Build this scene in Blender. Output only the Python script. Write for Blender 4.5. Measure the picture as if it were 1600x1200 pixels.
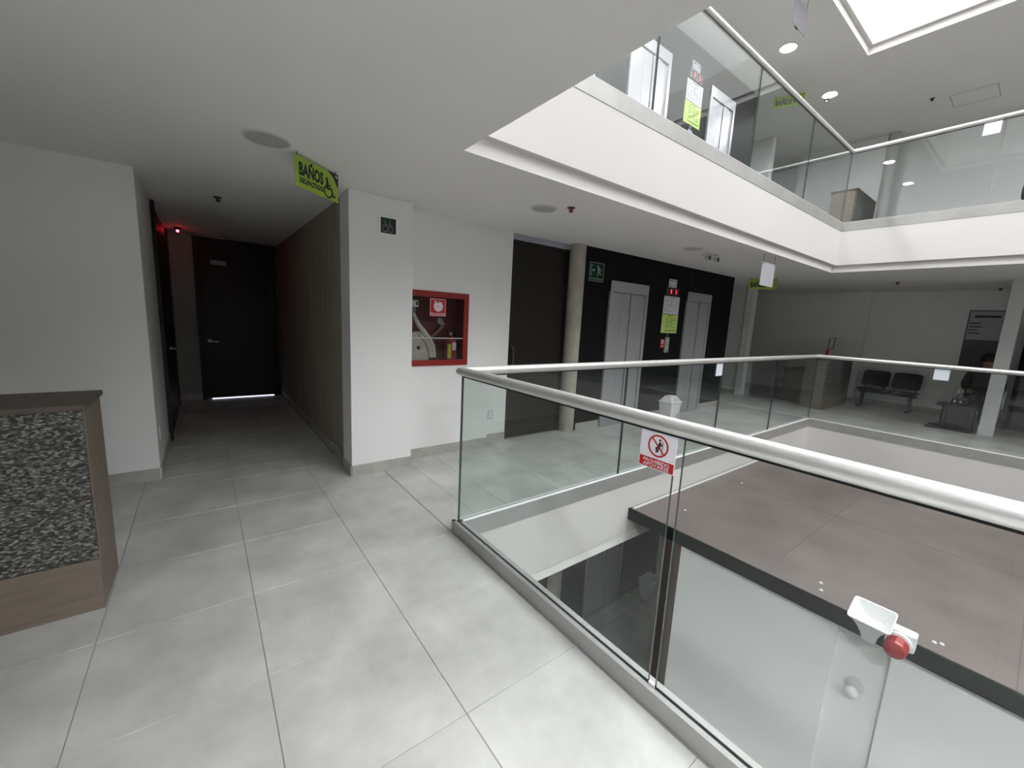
import bpy, bmesh, math, random
from mathutils import Vector, Matrix
random.seed(7)
for o in list(bpy.data.objects): bpy.data.objects.remove(o)
SC = bpy.context.scene
COL = SC.collection
PI = math.pi

# ------------------------------------------------------------------ camera
F_PX = 634.43
Rm = ((0.600435, 0.798139, 0.049518), (0.155336, -0.055667, -0.986292), (-0.784442, 0.599896, -0.157405))
camd = bpy.data.cameras.new('camera'); cam = bpy.data.objects.new('camera', camd); COL.objects.link(cam)
camd.sensor_width = 36; camd.lens = F_PX / 1600 * 36; camd.clip_start = 0.02
_r, _u, _b = Vector(Rm[0]), -Vector(Rm[1]), -Vector(Rm[2])
M = Matrix(((_r.x, _u.x, _b.x, 0), (_r.y, _u.y, _b.y, 0), (_r.z, _u.z, _b.z, 1.5), (0, 0, 0, 1)))
cam.matrix_world = M
SC.camera = cam

# ------------------------------------------------------------------ light
W = bpy.data.worlds.new('world'); SC.world = W; W.use_nodes = True
bg = W.node_tree.nodes['Background']; bg.inputs[0].default_value = (0.97, 0.97, 0.965, 1); bg.inputs[1].default_value = 2.15
vs = SC.view_settings
vs.view_transform = 'Standard'; vs.look = 'None'; vs.gamma = 1; vs.use_curve_mapping = False
vs.exposure = 1.54

# ------------------------------------------------------------------ key dimensions (metres)
S = 3.168                                   # storey height
GX, GYN, GYF, GXR = -2.315, 1.3515, 8.174, 8.45   # glass lines of the void: side by the lifts, near, far, right
FX, FYN, FYF, FXR = -2.285, 1.382, 8.144, 8.42    # slab fascia faces
LX, LYN, LYF, LXR = -2.338, 1.328, 8.197, 8.473   # ceiling lip
CZ = 2.5
X0, X1, Y0, Y1 = -8.2, 11.2, -5.2, 12.3
EX = -3.86                                   # lift wall
SHAFT_TOP = 9.4

pd = bpy.data.lights.new('skylight_portal', 'AREA'); pd.shape = 'RECTANGLE'; pd.size = FXR - FX; pd.size_y = FYF - FYN
pd.cycles.is_portal = True
po = bpy.data.objects.new('skylight_portal', pd); COL.objects.link(po)
po.location = ((FX + FXR) / 2, (FYN + FYF) / 2, SHAFT_TOP - .02)

LAMP = 250.0                                 # radiance of the lit ceiling lamps
# ------------------------------------------------------------------ materials
def mat(name, col, rough=.6, metal=0., var=0., vscale=3., bump=0., bscale=60., col2=None, spec=.5, emit=None, estr=0., stretch=None, rand=0., detail=4):
    m = bpy.data.materials.new(name); m.use_nodes = True
    nt = m.node_tree; n = nt.nodes; l = nt.links; b = n['Principled BSDF']
    b.inputs['Base Color'].default_value = (*col, 1); b.inputs['Roughness'].default_value = rough
    b.inputs['Metallic'].default_value = metal; b.inputs['Specular IOR Level'].default_value = spec
    tc = n.new('ShaderNodeNewGeometry'); src = tc.outputs['Position']
    if stretch:
        mp = n.new('ShaderNodeMapping'); mp.inputs['Scale'].default_value = stretch; l.new(src, mp.inputs[0]); src = mp.outputs[0]
    if var > 0 or col2:
        ns = n.new('ShaderNodeTexNoise'); ns.inputs['Scale'].default_value = vscale; ns.inputs['Detail'].default_value = detail; ns.inputs['Roughness'].default_value = .6
        l.new(src, ns.inputs['Vector'])
        cr = n.new('ShaderNodeValToRGB'); cr.color_ramp.elements[0].position = .32; cr.color_ramp.elements[1].position = .68
        c2 = col2 or tuple(c * (1 + var) for c in col); c1 = col if col2 else tuple(c * (1 - var) for c in col)
        cr.color_ramp.elements[0].color = (*c1, 1); cr.color_ramp.elements[1].color = (*c2, 1)
        l.new(ns.outputs[0], cr.inputs[0]); out = cr.outputs[0]
        if rand > 0:
            oi = n.new('ShaderNodeObjectInfo'); mr = n.new('ShaderNodeMapRange'); mr.inputs[3].default_value = 1 - rand; mr.inputs[4].default_value = 1 + rand
            l.new(oi.outputs['Random'], mr.inputs[0])
            mx = n.new('ShaderNodeVectorMath'); mx.operation = 'SCALE'; l.new(out, mx.inputs[0]); l.new(mr.outputs[0], mx.inputs['Scale']); out = mx.outputs[0]
        l.new(out, b.inputs['Base Color'])
    if bump > 0:
        nb = n.new('ShaderNodeTexNoise'); nb.inputs['Scale'].default_value = bscale; nb.inputs['Detail'].default_value = 3; l.new(src, nb.inputs['Vector'])
        bp = n.new('ShaderNodeBump'); bp.inputs['Strength'].default_value = bump; bp.inputs['Distance'].default_value = .01
        l.new(nb.outputs[0], bp.inputs['Height']); l.new(bp.outputs[0], b.inputs['Normal'])
    if emit:
        b.inputs['Emission Color'].default_value = (*emit, 1); b.inputs['Emission Strength'].default_value = estr
    return m

def glass_mat(name, tint, rough=0.0):
    m = bpy.data.materials.new(name); m.use_nodes = True
    nt = m.node_tree; n = nt.nodes; l = nt.links; n.remove(n['Principled BSDF'])
    tr = n.new('ShaderNodeBsdfTransparent'); tr.inputs[0].default_value = (*tint, 1)
    gl = n.new('ShaderNodeBsdfGlossy'); gl.inputs['Roughness'].default_value = rough; gl.inputs[0].default_value = (.74, .76, .76, 1)
    ge = n.new('ShaderNodeNewGeometry'); mr = n.new('ShaderNodeMapRange'); mr.inputs[3].default_value = 1.5; mr.inputs[4].default_value = 1 / 1.5
    l.new(ge.outputs['Backfacing'], mr.inputs[0])
    fr = n.new('ShaderNodeFresnel'); l.new(mr.outputs[0], fr.inputs[0])
    mx = n.new('ShaderNodeMixShader'); l.new(fr.outputs[0], mx.inputs[0]); l.new(tr.outputs[0], mx.inputs[1]); l.new(gl.outputs[0], mx.inputs[2])
    l.new(mx.outputs[0], n['Material Output'].inputs[0])
    return m

def stone_mat():
    m = mat('split_stone', (.1, .1, .095), .75)
    nt = m.node_tree; n = nt.nodes; l = nt.links; b = n['Principled BSDF']
    g = n.new('ShaderNodeNewGeometry'); mp = n.new('ShaderNodeMapping'); mp.inputs['Scale'].default_value = (1, 1, 2.0); l.new(g.outputs['Position'], mp.inputs[0])
    vo = n.new('ShaderNodeTexVoronoi'); vo.inputs['Scale'].default_value = 75; l.new(mp.outputs[0], vo.inputs['Vector'])
    ns = n.new('ShaderNodeTexNoise'); ns.inputs['Scale'].default_value = 60; ns.inputs['Detail'].default_value = 5; l.new(mp.outputs[0], ns.inputs['Vector'])
    sx = n.new('ShaderNodeSeparateColor'); l.new(vo.outputs['Color'], sx.inputs[0])
    ad = n.new('ShaderNodeMath'); ad.operation = 'MULTIPLY'; l.new(sx.outputs[0], ad.inputs[0]); l.new(ns.outputs[0], ad.inputs[1])
    cr = n.new('ShaderNodeValToRGB'); e = cr.color_ramp.elements; e[0].position = .08; e[0].color = (.028, .028, .025, 1); e[1].position = .62; e[1].color = (.40, .39, .37, 1)
    x = e.new(.33); x.color = (.115, .112, .105, 1)
    l.new(ad.outputs[0], cr.inputs[0]); l.new(cr.outputs[0], b.inputs['Base Color'])
    bp = n.new('ShaderNodeBump'); bp.inputs['Strength'].default_value = .9; bp.inputs['Distance'].default_value = .012; l.new(ad.outputs[0], bp.inputs['Height']); l.new(bp.outputs[0], b.inputs['Normal'])
    return m

WHITE = mat('white_paint', (.85, .85, .85), .55, var=.015, vscale=1.2, bump=.02, bscale=120)
CEIL = mat('ceiling_paint', (.83, .815, .80), .7, var=.015, vscale=.9)
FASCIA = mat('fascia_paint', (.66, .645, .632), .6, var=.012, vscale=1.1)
TILE = mat('cement_tile', (.485, .488, .472), .33, var=.19, vscale=2.6, rand=.03, detail=6, spec=.4)
GROUT = mat('grout', (.24, .24, .225), .9)
SKIRT = mat('skirting_tile', (.42, .41, .38), .5, var=.12, vscale=6)
CONC = mat('board_formed_concrete', (.30, .27, .215), .8, col2=(.40, .365, .30), vscale=2.5, bump=.35, bscale=14, stretch=(6, 6, .35))
CONCL = mat('column_concrete', (.36, .335, .285), .75, col2=(.47, .445, .39), vscale=7, bump=.25, bscale=30)
BLACK = mat('black_paint', (.006, .0063, .008), .6, var=.1, vscale=3, spec=.12)
STEEL = mat('brushed_steel', (.44, .44, .465), .40, metal=.45, var=.04, vscale=8, stretch=(20, 20, .6))
STEELD = mat('shadow_gap', (.05, .05, .055), .5)
ALU = mat('satin_aluminium', (.78, .77, .76), .40, metal=.7, var=.02, vscale=10)
CHAN = mat('worn_channel_steel', (.43, .43, .42), .45, metal=.5, var=.07, vscale=5, bump=.03)
GASK = mat('black_gasket', (.012, .014, .014), .4)
GLASS = glass_mat('balustrade_glass', (.955, .975, .967))
GEDGE = mat('glass_edge', (.035, .06, .055), .15)
CGLASS = glass_mat('cabinet_glass', (.93, .93, .93))
DGLASS = glass_mat('dark_glass', (.35, .38, .37))
DOOR = mat('dark_wenge_door', (.011, .009, .008), .5, col2=(.016, .0125, .011), vscale=5, spec=.3, stretch=(8, 8, .5))
ALUF = mat('door_head_strip', (.42, .45, .52), .4, metal=.3)
WOOD = mat('grey_brown_laminate', (.165, .132, .106), .55, col2=(.215, .176, .143), vscale=5, stretch=(1, 1, 9), bump=.05)
WOODT = mat('counter_top_laminate', (.085, .068, .056), .55, col2=(.11, .089, .073), vscale=5, stretch=(9, 1, 1))
STONE = stone_mat()
RED = mat('red_enamel', (.27, .014, .010), .4)
REDD = mat('red_cabinet_lining', (.13, .014, .016), .6)
REDS = mat('sign_red', (.50, .01, .012), .5)
WSIGN = mat('sign_white', (.82, .83, .88), .45)
PAPER = mat('paper_white', (.70, .70, .78), .7)
LIME = mat('lime_green', (.35, .52, .06), .5)
LIMEP = mat('lime_paper', (.55, .72, .20), .7)
INK = mat('black_ink', (.012, .014, .012), .5)
INKG = mat('grey_ink', (.25, .25, .28), .7)
GREEN = mat('safety_green', (.003, .03, .016), .5, spec=.2)
PALE = mat('pale_pictogram', (.36, .46, .40), .5)
HOSE = mat('canvas_hose', (.62, .59, .53), .8, var=.08, vscale=30)
PIPE = mat('grey_pipe', (.35, .35, .36), .4, metal=.6)
YEL = mat('yellow_label', (.62, .60, .03), .5)
WOODH = mat('axe_handle_wood', (.36, .22, .10), .6)
PLAST = mat('white_plastic', (.78, .78, .79), .4)
PLASTG = mat('grey_white_plastic', (.62, .63, .63), .45)
LAMPOFF = mat('unlit_diffuser', (.50, .485, .475), .5)
LAMPRIM = mat('lamp_rim', (.62, .61, .60), .5)
LAMPUP = mat('lit_diffuser_upstairs', (.9, .9, .9), .4, emit=(.97, .98, 1.0), estr=LAMP * .47)
LAMPON = mat('lit_diffuser', (.9, .9, .9), .4, emit=(.97, .98, 1.0), estr=LAMP)
LEDR = mat('red_led', (.6, .02, .02), .3, emit=(1, .03, .04), estr=14)
DIGIT = mat('red_digit', (.7, .02, .03), .3, emit=(1, .03, .06), estr=.6)
DARKM = mat('dark_sensor', (.06, .055, .05), .5)
REDSENS = mat('red_sprinkler_bulb', (.35, .05, .03), .4)
ROOF = mat('dark_roof_sheet', (.125, .103, .098), .45, col2=(.165, .138, .131), vscale=2.2, spec=.35, bump=.03, bscale=30)
SEAM = mat('roof_seam_line', (.09, .078, .075), .5)
BLACKE = mat('black_roof_edge', (.006, .007, .007), .6, spec=.15)
BRONZE = mat('bronze_post', (.075, .052, .045), .4, metal=.3)
SEAT = mat('black_seat_plastic', (.012, .014, .014), .45)
SEATF = mat('dark_beam_frame', (.03, .032, .033), .4)
SKIN = mat('skin', (.30, .17, .115), .6)
CLOTH = mat('dark_clothing', (.018, .014, .014), .85)
HAIR = mat('dark_hair', (.012, .009, .008), .6)
CLRED = mat('red_lens', (.33, .014, .016), .12, spec=.7)
BOARD = mat('notice_board_print', (.10, .10, .105), .6)
CONCG = mat('grey_post', (.55, .55, .54), .6)

# ------------------------------------------------------------------ mesh helpers
class MB:
    def __init__(s): s.v = []; s.f = []; s.m = []
    def add(s, vs_, fs_, mi=0):
        o = len(s.v); s.v += [tuple(p) for p in vs_]; s.f += [tuple(i + o for i in f) for f in fs_]; s.m += [mi] * len(fs_); return s
    def box(s, a, b, mi=0):
        (x0, y0, z0), (x1, y1, z1) = a, b
        x0, x1 = min(x0, x1), max(x0, x1); y0, y1 = min(y0, y1), max(y0, y1); z0, z1 = min(z0, z1), max(z0, z1)
        v = [(x0, y0, z0), (x1, y0, z0), (x1, y1, z0), (x0, y1, z0), (x0, y0, z1), (x1, y0, z1), (x1, y1, z1), (x0, y1, z1)]
        return s.add(v, [(0, 3, 2, 1), (4, 5, 6, 7), (0, 1, 5, 4), (1, 2, 6, 5), (2, 3, 7, 6), (3, 0, 4, 7)], mi)
    def tube(s, pts, r, seg=12, cap=True, mi=0):
        pts = [Vector(p) for p in pts]; rs = r if isinstance(r, (list, tuple)) else [r] * len(pts)
        rings = []
        up = None
        for i, p in enumerate(pts):
            d = (pts[min(i + 1, len(pts) - 1)] - pts[max(i - 1, 0)]).normalized()
            if up is None:
                up = Vector((0, 0, 1)) if abs(d.z) < .9 else Vector((1, 0, 0))
            a = d.cross(up).normalized(); b = a.cross(d).normalized(); up = b
            rings.append([p + (a * math.cos(t) + b * math.sin(t)) * rs[i] for t in [2 * PI * k / seg for k in range(seg)]])
        v = [q for R in rings for q in R]; f = []
        for i in range(len(rings) - 1):
            for k in range(seg):
                a, b2 = i * seg + k, i * seg + (k + 1) % seg
                f.append((a, a + seg, b2 + seg, b2))
        if cap: f.append(tuple(range(seg))); f.append(tuple(reversed(range((len(rings) - 1) * seg, len(rings) * seg))))
        return s.add(v, f, mi)
    def lathe(s, prof, c=(0, 0, 0), axis='z', seg=24, mi=0):
        v = []; f = []; n = len(prof)
        for k in range(seg):
            t = 2 * PI * k / seg
            for r, h in prof:
                p = (r * math.cos(t), r * math.sin(t), h)
                if axis == 'x': p = (p[2], p[0], p[1])
                if axis == 'y': p = (p[1], p[2], p[0])
                v.append((p[0] + c[0], p[1] + c[1], p[2] + c[2]))
        for k in range(seg):
            k2 = (k + 1) % seg
            for i in range(n - 1):
                f.append((k * n + i, k2 * n + i, k2 * n + i + 1, k * n + i + 1))
        if prof[0][0] > 1e-6: f.append(tuple(reversed([k * n for k in range(seg)])))
        if prof[-1][0] > 1e-6: f.append(tuple(k * n + n - 1 for k in range(seg)))
        return s.add(v, f, mi)
    def prism(s, F, pts, d0, d1, mi=0):          # polygon pts (counter-clockwise) on frame F, between depths d0 < d1
        n = len(pts)
        v = [F(a, b, d0) for a, b in pts] + [F(a, b, d1) for a, b in pts]
        f = [tuple(reversed(range(n))), tuple(range(n, 2 * n))] + [(i, (i + 1) % n, n + (i + 1) % n, n + i) for i in range(n)]
        return s.add(v, f, mi)
    def ring(s, F, c, r0, r1, d0, d1, seg=40, mi=0):
        v = []; f = []
        for k in range(seg):
            t = 2 * PI * k / seg; cs, sn = math.cos(t), math.sin(t)
            v += [F(c[0] + r0 * cs, c[1] + r0 * sn, d1), F(c[0] + r1 * cs, c[1] + r1 * sn, d1), F(c[0] + r1 * cs, c[1] + r1 * sn, d0), F(c[0] + r0 * cs, c[1] + r0 * sn, d0)]
        for k in range(seg):
            a, b = 4 * k, 4 * ((k + 1) % seg)
            for i in range(4): f.append((a + i, a + (i + 1) % 4, b + (i + 1) % 4, b + i))
        return s.add(v, f, mi)
    def text(s, F, body, a0, b0, w, h, d=.0006, mi=0, off=.0):
        v, f = text_geo(body, off); 
        xs = [p[0] for p in v]; ys = [p[1] for p in v]; x0, x1, y0, y1 = min(xs), max(xs), min(ys), max(ys)
        return s.add([F(a0 + (p[0] - x0) / (x1 - x0) * w, b0 + (p[1] - y0) / (y1 - y0) * h, d) for p in v], f, mi)
    def build(s, name, mats, parent=None, origin=None, bevel=0, smooth=False, seg=2, recalc=True):
        if not isinstance(mats, (list, tuple)): mats = [mats]
        if origin is None: origin = WLOC.get(parent.name, Vector((0, 0, 0))) if parent else Vector((0, 0, 0))
        origin = Vector(origin)
        me = bpy.data.meshes.new(name)
        me.from_pydata([tuple(Vector(p) - origin) for p in s.v], [], s.f)
        for m in mats: me.materials.append(m)
        for p, i in zip(me.polygons, s.m): p.material_index = i
        bm = bmesh.new(); bm.from_mesh(me)
        if recalc: bmesh.ops.recalc_face_normals(bm, faces=bm.faces)
        if bevel: bmesh.ops.bevel(bm, geom=list(bm.edges), offset=bevel, segments=seg, affect='EDGES', profile=.5, clamp_overlap=True)
        bm.to_mesh(me); bm.free()
        if smooth:
            for p in me.polygons: p.use_smooth = True
            try: me.set_sharp_from_angle(angle=math.radians(38))
            except Exception: pass
        o = bpy.data.objects.new(name, me); COL.objects.link(o)
        if parent: o.parent = parent
        else: o.location = origin
        WLOC[o.name] = origin
        if name == 'print': o['kind'] = 'stuff'
        return o
WLOC = {}
_tc = {}
def text_geo(body, off=0.):
    k = (body, off)
    if k in _tc: return _tc[k]
    cu = bpy.data.curves.new('t', 'FONT'); cu.body = body; cu.offset = off; cu.resolution_u = 3
    o = bpy.data.objects.new('t', cu); COL.objects.link(o)
    dg = bpy.context.evaluated_depsgraph_get(); ev = o.evaluated_get(dg); me = ev.to_mesh()
    r = ([tuple(v.co) for v in me.vertices], [tuple(p.vertices) for p in me.polygons]); ev.to_mesh_clear()
    bpy.data.objects.remove(o); bpy.data.curves.remove(cu); _tc[k] = r
    return r
def frame(o, u, v):
    o, u, v = Vector(o), Vector(u).normalized(), Vector(v).normalized(); n = u.cross(v)
    return lambda a, b, d=0.: o + u * a + v * b + n * d
def rect(a0, b0, a1, b1): return [(a0, b0), (a1, b0), (a1, b1), (a0, b1)]
def circ(c, r, n=24): return [(c[0] + r * math.cos(2 * PI * k / n), c[1] + r * math.sin(2 * PI * k / n)) for k in range(n)]
def thick(pts, w):                                # polyline to list of quads
    q = []
    for (a, b), (c, d) in zip(pts, pts[1:]):
        L = math.hypot(c - a, d - b); nx, ny = -(d - b) / L * w / 2, (c - a) / L * w / 2
        ex, ey = (c - a) / L * w * .3, (d - b) / L * w * .3
        q.append([(a - ex - nx, b - ey - ny), (c + ex - nx, d + ey - ny), (c + ex + nx, d + ey + ny), (a - ex + nx, b - ey + ny)])
    return q
def tag(o, label=None, cat=None, group=None, kind=None):
    if label: o['label'] = label
    if cat: o['category'] = cat
    if group: o['group'] = group
    if kind: o['kind'] = kind
    return o
def thing(name, label, cat, loc=(0, 0, 0), group=None):
    o = bpy.data.objects.new(name, None); COL.objects.link(o); o.location = loc; o.empty_display_size = .1
    WLOC[o.name] = Vector(loc); return tag(o, label, cat, group)
def struct(name, mb, mats, label=None, bevel=0, smooth=False):
    o = mb.build(name, mats, bevel=bevel, smooth=smooth); o['kind'] = 'structure'
    if label: o['label'] = label
    return o
def copy_tree(o, dloc=(0, 0, 0), label=None, group=None, parent=None):
    c = o.copy(); COL.objects.link(c)
    if parent: c.parent = parent
    else: c.location = o.location + Vector(dloc)
    if label: c['label'] = label
    if group: c['group'] = group
    for ch in o.children: copy_tree(ch, parent=c)
    return c

# ------------------------------------------------------------------ floors, slabs, ceilings
def ring_boxes(mb, x0, y0, x1, y1, vx0, vy0, vx1, vy1, z0, z1):      # slab with a rectangular hole
    mb.box((x0, y0, z0), (vx0, y1, z1)); mb.box((vx1, y0, z0), (x1, y1, z1))
    mb.box((vx0, y0, z0), (vx1, vy0, z1)); mb.box((vx0, vy1, z0), (vx1, y1, z1))
    return mb
def slab(z, fname, cname, tno, flabel, clabel, tlabel):
    fl = struct(fname, ring_boxes(MB(), X0, Y0, X1, Y1, FX + .004, FYN - .004, FXR - .004, FYF + .004, z - .09, z - .003) if False else
                ring_boxes(MB(), X0, Y0, X1, Y1, FX - .06, FYN - .06, FXR + .06, FYF + .06, z - .09, z - .003), GROUT, flabel)
    t = MB()
    ring_boxes(t, FX - .06, FYN - .06, FXR + .06, FYF + .06, FX, FYN, FXR, FYF, z - .563, z - .003)
    ring_boxes(t, X0, Y0, X1, Y1, FX - .06, FYN - .06, FXR + .06, FYF + .06, z - .563, z - .09)
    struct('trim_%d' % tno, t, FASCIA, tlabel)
    k = .04 if z == 0 else 0                     # the lower storey's lip sits closer to the slab face
    struct(cname, ring_boxes(MB(), X0, Y0, X1, Y1, LX + k, LYN + k, LXR - k, LYF - k, z - .668, z - .563), CEIL, clabel)
    return fl
FLOOR = slab(0, 'floor', 'ceiling_lower', 1, 'grey floor of large cement-look tiles around the atrium', 'white ceiling of the storey below', 'white painted slab edge around the void below the glass balustrade')
slab(S, 'floor_upper', 'ceiling', 2, 'floor of the storey above', 'flat white plasterboard ceiling around the atrium void', 'white painted slab edge of the storey above')
slab(2 * S, 'floor_top', 'ceiling_upper', 3, 'floor two storeys up', 'white ceiling of the upper storey with lit round lamps', 'white painted slab edge two storeys up')
FLOW = MB().box((X0, Y0, -S - .2), (X1, Y1, -S - .003)); FLOWO = struct('floor_lower', FLOW, GROUT, 'grey tiled floor of the storey below')
t = MB(); th = .25
t.box((FX - th, FYN - th, 2 * S), (FX, FYF + th, SHAFT_TOP)); t.box((FXR, FYN - th, 2 * S), (FXR + th, FYF + th, SHAFT_TOP))
t.box((FX, FYN - th, 2 * S), (FXR, FYN, SHAFT_TOP)); t.box((FX, FYF, 2 * S), (FXR, FYF + th, SHAFT_TOP))
struct('wall_shaft', t, WHITE, 'white atrium walls rising to the open skylight')

TPX, TPY, TOX, TOY = .60, .59, -2.33, 1.315
_tm = {}
def tiles(parent, z, rects):
    g = .0013
    for (rx0, ry0, rx1, ry1) in rects:
        i0, i1 = math.floor((rx0 - TOX) / TPX), math.ceil((rx1 - TOX) / TPX)
        j0, j1 = math.floor((ry0 - TOY) / TPY), math.ceil((ry1 - TOY) / TPY)
        for i in range(i0, i1):
            for j in range(j0, j1):
                a0, a1 = max(rx0, TOX + i * TPX), min(rx1, TOX + (i + 1) * TPX)
                b0, b1 = max(ry0, TOY + j * TPY), min(ry1, TOY + (j + 1) * TPY)
                if a1 - a0 < .03 or b1 - b0 < .03: continue
                w, h = round((a1 - a0) / 2 - g, 4), round((b1 - b0) / 2 - g, 4)
                if (w, h) not in _tm:
                    o = MB(); e = .0015
                    o.add([(-w, -h, -.003), (w, -h, -.003), (w, h, -.003), (-w, h, -.003), (-w + e, -h + e, 0), (w - e, -h + e, 0), (w - e, h - e, 0), (-w + e, h - e, 0)],
                          [(4, 5, 6, 7), (0, 1, 5, 4), (1, 2, 6, 5), (2, 3, 7, 6), (3, 0, 4, 7)])
                    me = bpy.data.meshes.new('tile'); me.from_pydata(o.v, [], o.f); me.materials.append(TILE); _tm[(w, h)] = me
                ob = bpy.data.objects.new('tile', _tm[(w, h)]); COL.objects.link(ob); ob.parent = parent
                ob.location = ((a0 + a1) / 2, (b0 + b1) / 2, z)
tiles(FLOOR, 0, [(-4.40, -2.6, 1.27, 1.32), (-3.68, 1.32, -2.345, 1.6), (-3.97, 1.6, -2.345, 8.21), (-4.9, 8.21, 1.3, 12.1), (-7.98, -.35, -4.40, 1.03)])
tiles(FLOWO, -S, [(-3.85, 2.6, -2.0, 8.2)])

# ------------------------------------------------------------------ walls of this storey
HT = CZ
def wbox(*bs):
    m = MB()
    for a, b in bs: m.box(a, b)
    return m
struct('wall_left', wbox(((X0, Y0, 0), (-4.41, -.357, HT))), WHITE, 'white wall behind the reception counter, turning into the dark corridor')
struct('wall_corridor_end', wbox(((X0, -.357, 0), (-8.0, 1.05, HT))), mat('darkened_white_paint', (.30, .32, .29), .6), 'white wall closing the dark corridor')  # white wall, its colour darkened to carry the corridor's shade
CW = struct('wall_corridor_right', wbox(((X0, 1.05, 0), (-3.95, 1.58, HT))), CONC, 'bare board-formed concrete wall along the corridor')
struct('wall_pilaster', wbox(((-3.955, 1.02, 0), (-3.685, 1.59, HT))), WHITE, 'white pilaster beside the corridor mouth', bevel=.004)
# hose wall with the recess for the cabinet
CY0, CY1, CZ0, CZ1, HX = 1.60, 2.315, .978, 1.742, -3.875
struct('wall_hose_cabinet', wbox(((-4.3, 1.58, 0), (HX, 2.62, CZ0)), ((-4.3, 1.58, CZ1), (HX, 2.62, HT)), ((-4.3, CY1, CZ0), (HX, 2.62, CZ1)), ((-4.3, 1.58, CZ0), (HX, CY0, CZ1)), ((-4.3, CY0, CZ0), (-4.13, CY1, CZ1))), WHITE, 'white wall holding the fire hose cabinet')
struct('wall_door_side', wbox(((-4.3, 2.62, 0), (-3.975, 2.955, HT)), ((-4.3, 2.955, 2.43), (-4.06, 3.97, HT)), ((X0, 1.58, 0), (-4.3, 4.03, HT)), ((-4.3, 3.90, 0), (-4.0, 4.03, HT))), WHITE, 'white wall return beside the dark door')
# lift walls, one per storey
for z, n, lb in ((0, 'wall_lift', 'black painted lift wall on this storey'), (S, 'wall_lift_upper', 'black painted lift wall on the upper storey'), (-S, 'wall_lift_lower', 'black painted lift wall on the storey below')):
    struct(n, wbox(((-6.2, 4.03, z), (EX, 8.2, z + HT))), BLACK, lb)
struct('wall_passage', wbox(((X0, 8.0, 0), (-6.2, Y1, HT)), ((-6.2, 10.05, 0), (-4.34, 10.2, HT)), ((-6.2, 11.86, 0), (-2.58, Y1, HT))), WHITE, 'white walls of the passage beyond the lifts')
struct('trim_4', wbox(((-4.37, 9.98, 0), (-4.235, 10.2, HT))), WHITE, 'light wall end at the passage beyond the lifts', bevel=.004)
struct('wall_far', wbox(((-2.58, 12.06, -S), (X1, Y1, HT))), WHITE, 'far white wall behind the waiting bench')
struct('wall_right', wbox(((X1 - .2, Y0, -S), (X1, Y1, SHAFT_TOP))), WHITE, 'white outer wall on the right')
struct('wall_back', wbox(((X0, Y0 - .2, -S), (X1, Y0, 2 * S))), WHITE, 'white outer wall behind the reception')
struct('wall_outer', wbox(((X0 - .2, Y0, -S), (X0, Y1, 2 * S)), ((X0, Y1, -S), (X1, Y1 + .2, 2 * S))), WHITE, 'white outer wall')
struct('wall_left_upper', wbox(((X0, Y0, S), (-4.41, -.357, S + HT)), ((X0, 1.02, S), (-3.9, 4.03, S + HT))), WHITE, 'white walls of the upper storey beside the lifts')
struct('wall_far_upper', wbox(((X0, 10.05, S), (-4.3, 10.2, S + HT)), ((-4.3, 11.58, S), (-2.70, 12.0, S + HT)), ((-6.5, 12.0, S), (X1, Y1, S + HT))), WHITE, 'white far wall of the upper storey')
struct('wall_left_lower', wbox(((X0, Y0, -S), (-4.41, 4.03, -S + HT)), ((X0, 8.2, -S), (-4.0, Y1, -S + HT))), WHITE, 'white walls of the storey below')
for i, (a, b, nm) in enumerate([((-4.41, -4.0, 0), (-4.398, -.36, .1), 'left'), ((-4.41, -.357, 0), (-5.6, -.345, .1), 'corridor_left'),
                            ((-3.685, 1.02, 0), (-3.673, 1.59, .1), 'pilaster'), ((-3.95, 1.02, 0), (-3.685, 1.008, .1), 'pilaster_side'),
                            ((HX, 1.6, 0), (HX + .012, 2.62, .1), 'hose_wall'), ((-3.975, 2.63, 0), (-3.963, 2.95, .1), 'door_side'),
                            ((EX, 4.10, 0), (EX + .012, 4.575, .1), 'lift'), ((EX, 5.475, 0), (EX + .012, 6.565, .1), 'lift_middle'), ((EX, 7.375, 0), (EX + .012, 8.2, .1), 'lift_end'),
                            ((-8.0, 1.05, 0), (-4.2, 1.038, .09), 'corridor_right'), ((-8.0, -.357, 0), (-7.988, -.01, .1), 'corridor_end'),
                            ((-6.1, 11.86, 0), (-2.58, 11.848, .1), 'passage'), ((-2.57, 12.06, 0), (5.9, 12.048, .1), 'far'), ((-6.1, 10.05, 0), (-4.38, 10.038, .1), 'passage_near')]):
    struct('baseboard_' + nm, MB().box(a, b), SKIRT)
# round concrete columns
def column(z, lb):
    o = MB().lathe([(.105, 0), (.105, HT)], seg=32).build('concrete_column', CONCL, origin=(0, 0, 0), smooth=True)
    o.location = (-3.925, 3.985, z); return tag(o, lb, 'column')
column(0, 'slim round raw concrete column between the dark door and the black lift wall')
column(-S, 'round concrete column by the black lift wall one storey below')
o = MB().lathe([(.115, 0), (.115, HT)], seg=32).build('concrete_column', CONCL, smooth=True); o.location = (-4.07, 1.155, 0)
tag(o, 'pale rounded concrete column at the corridor mouth behind the white pilaster', 'column')
o = MB().box((-.09, -.09, 0), (.09, .09, .16)).box((-.085, -.085, .16), (.085, .085, HT)).build('white_column', PLASTG, bevel=.006); o.location = (-.44, 10.22, 0)
tag(o, 'square white column standing beyond the far balustrade beside the seated person', 'column')
o = MB().lathe([(.10, 0), (.10, HT)], seg=32).build('concrete_column', CONCG, smooth=True); o.location = (-2.62, 11.62, S)
tag(o, 'round grey column behind the upper reception counter', 'column')

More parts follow.
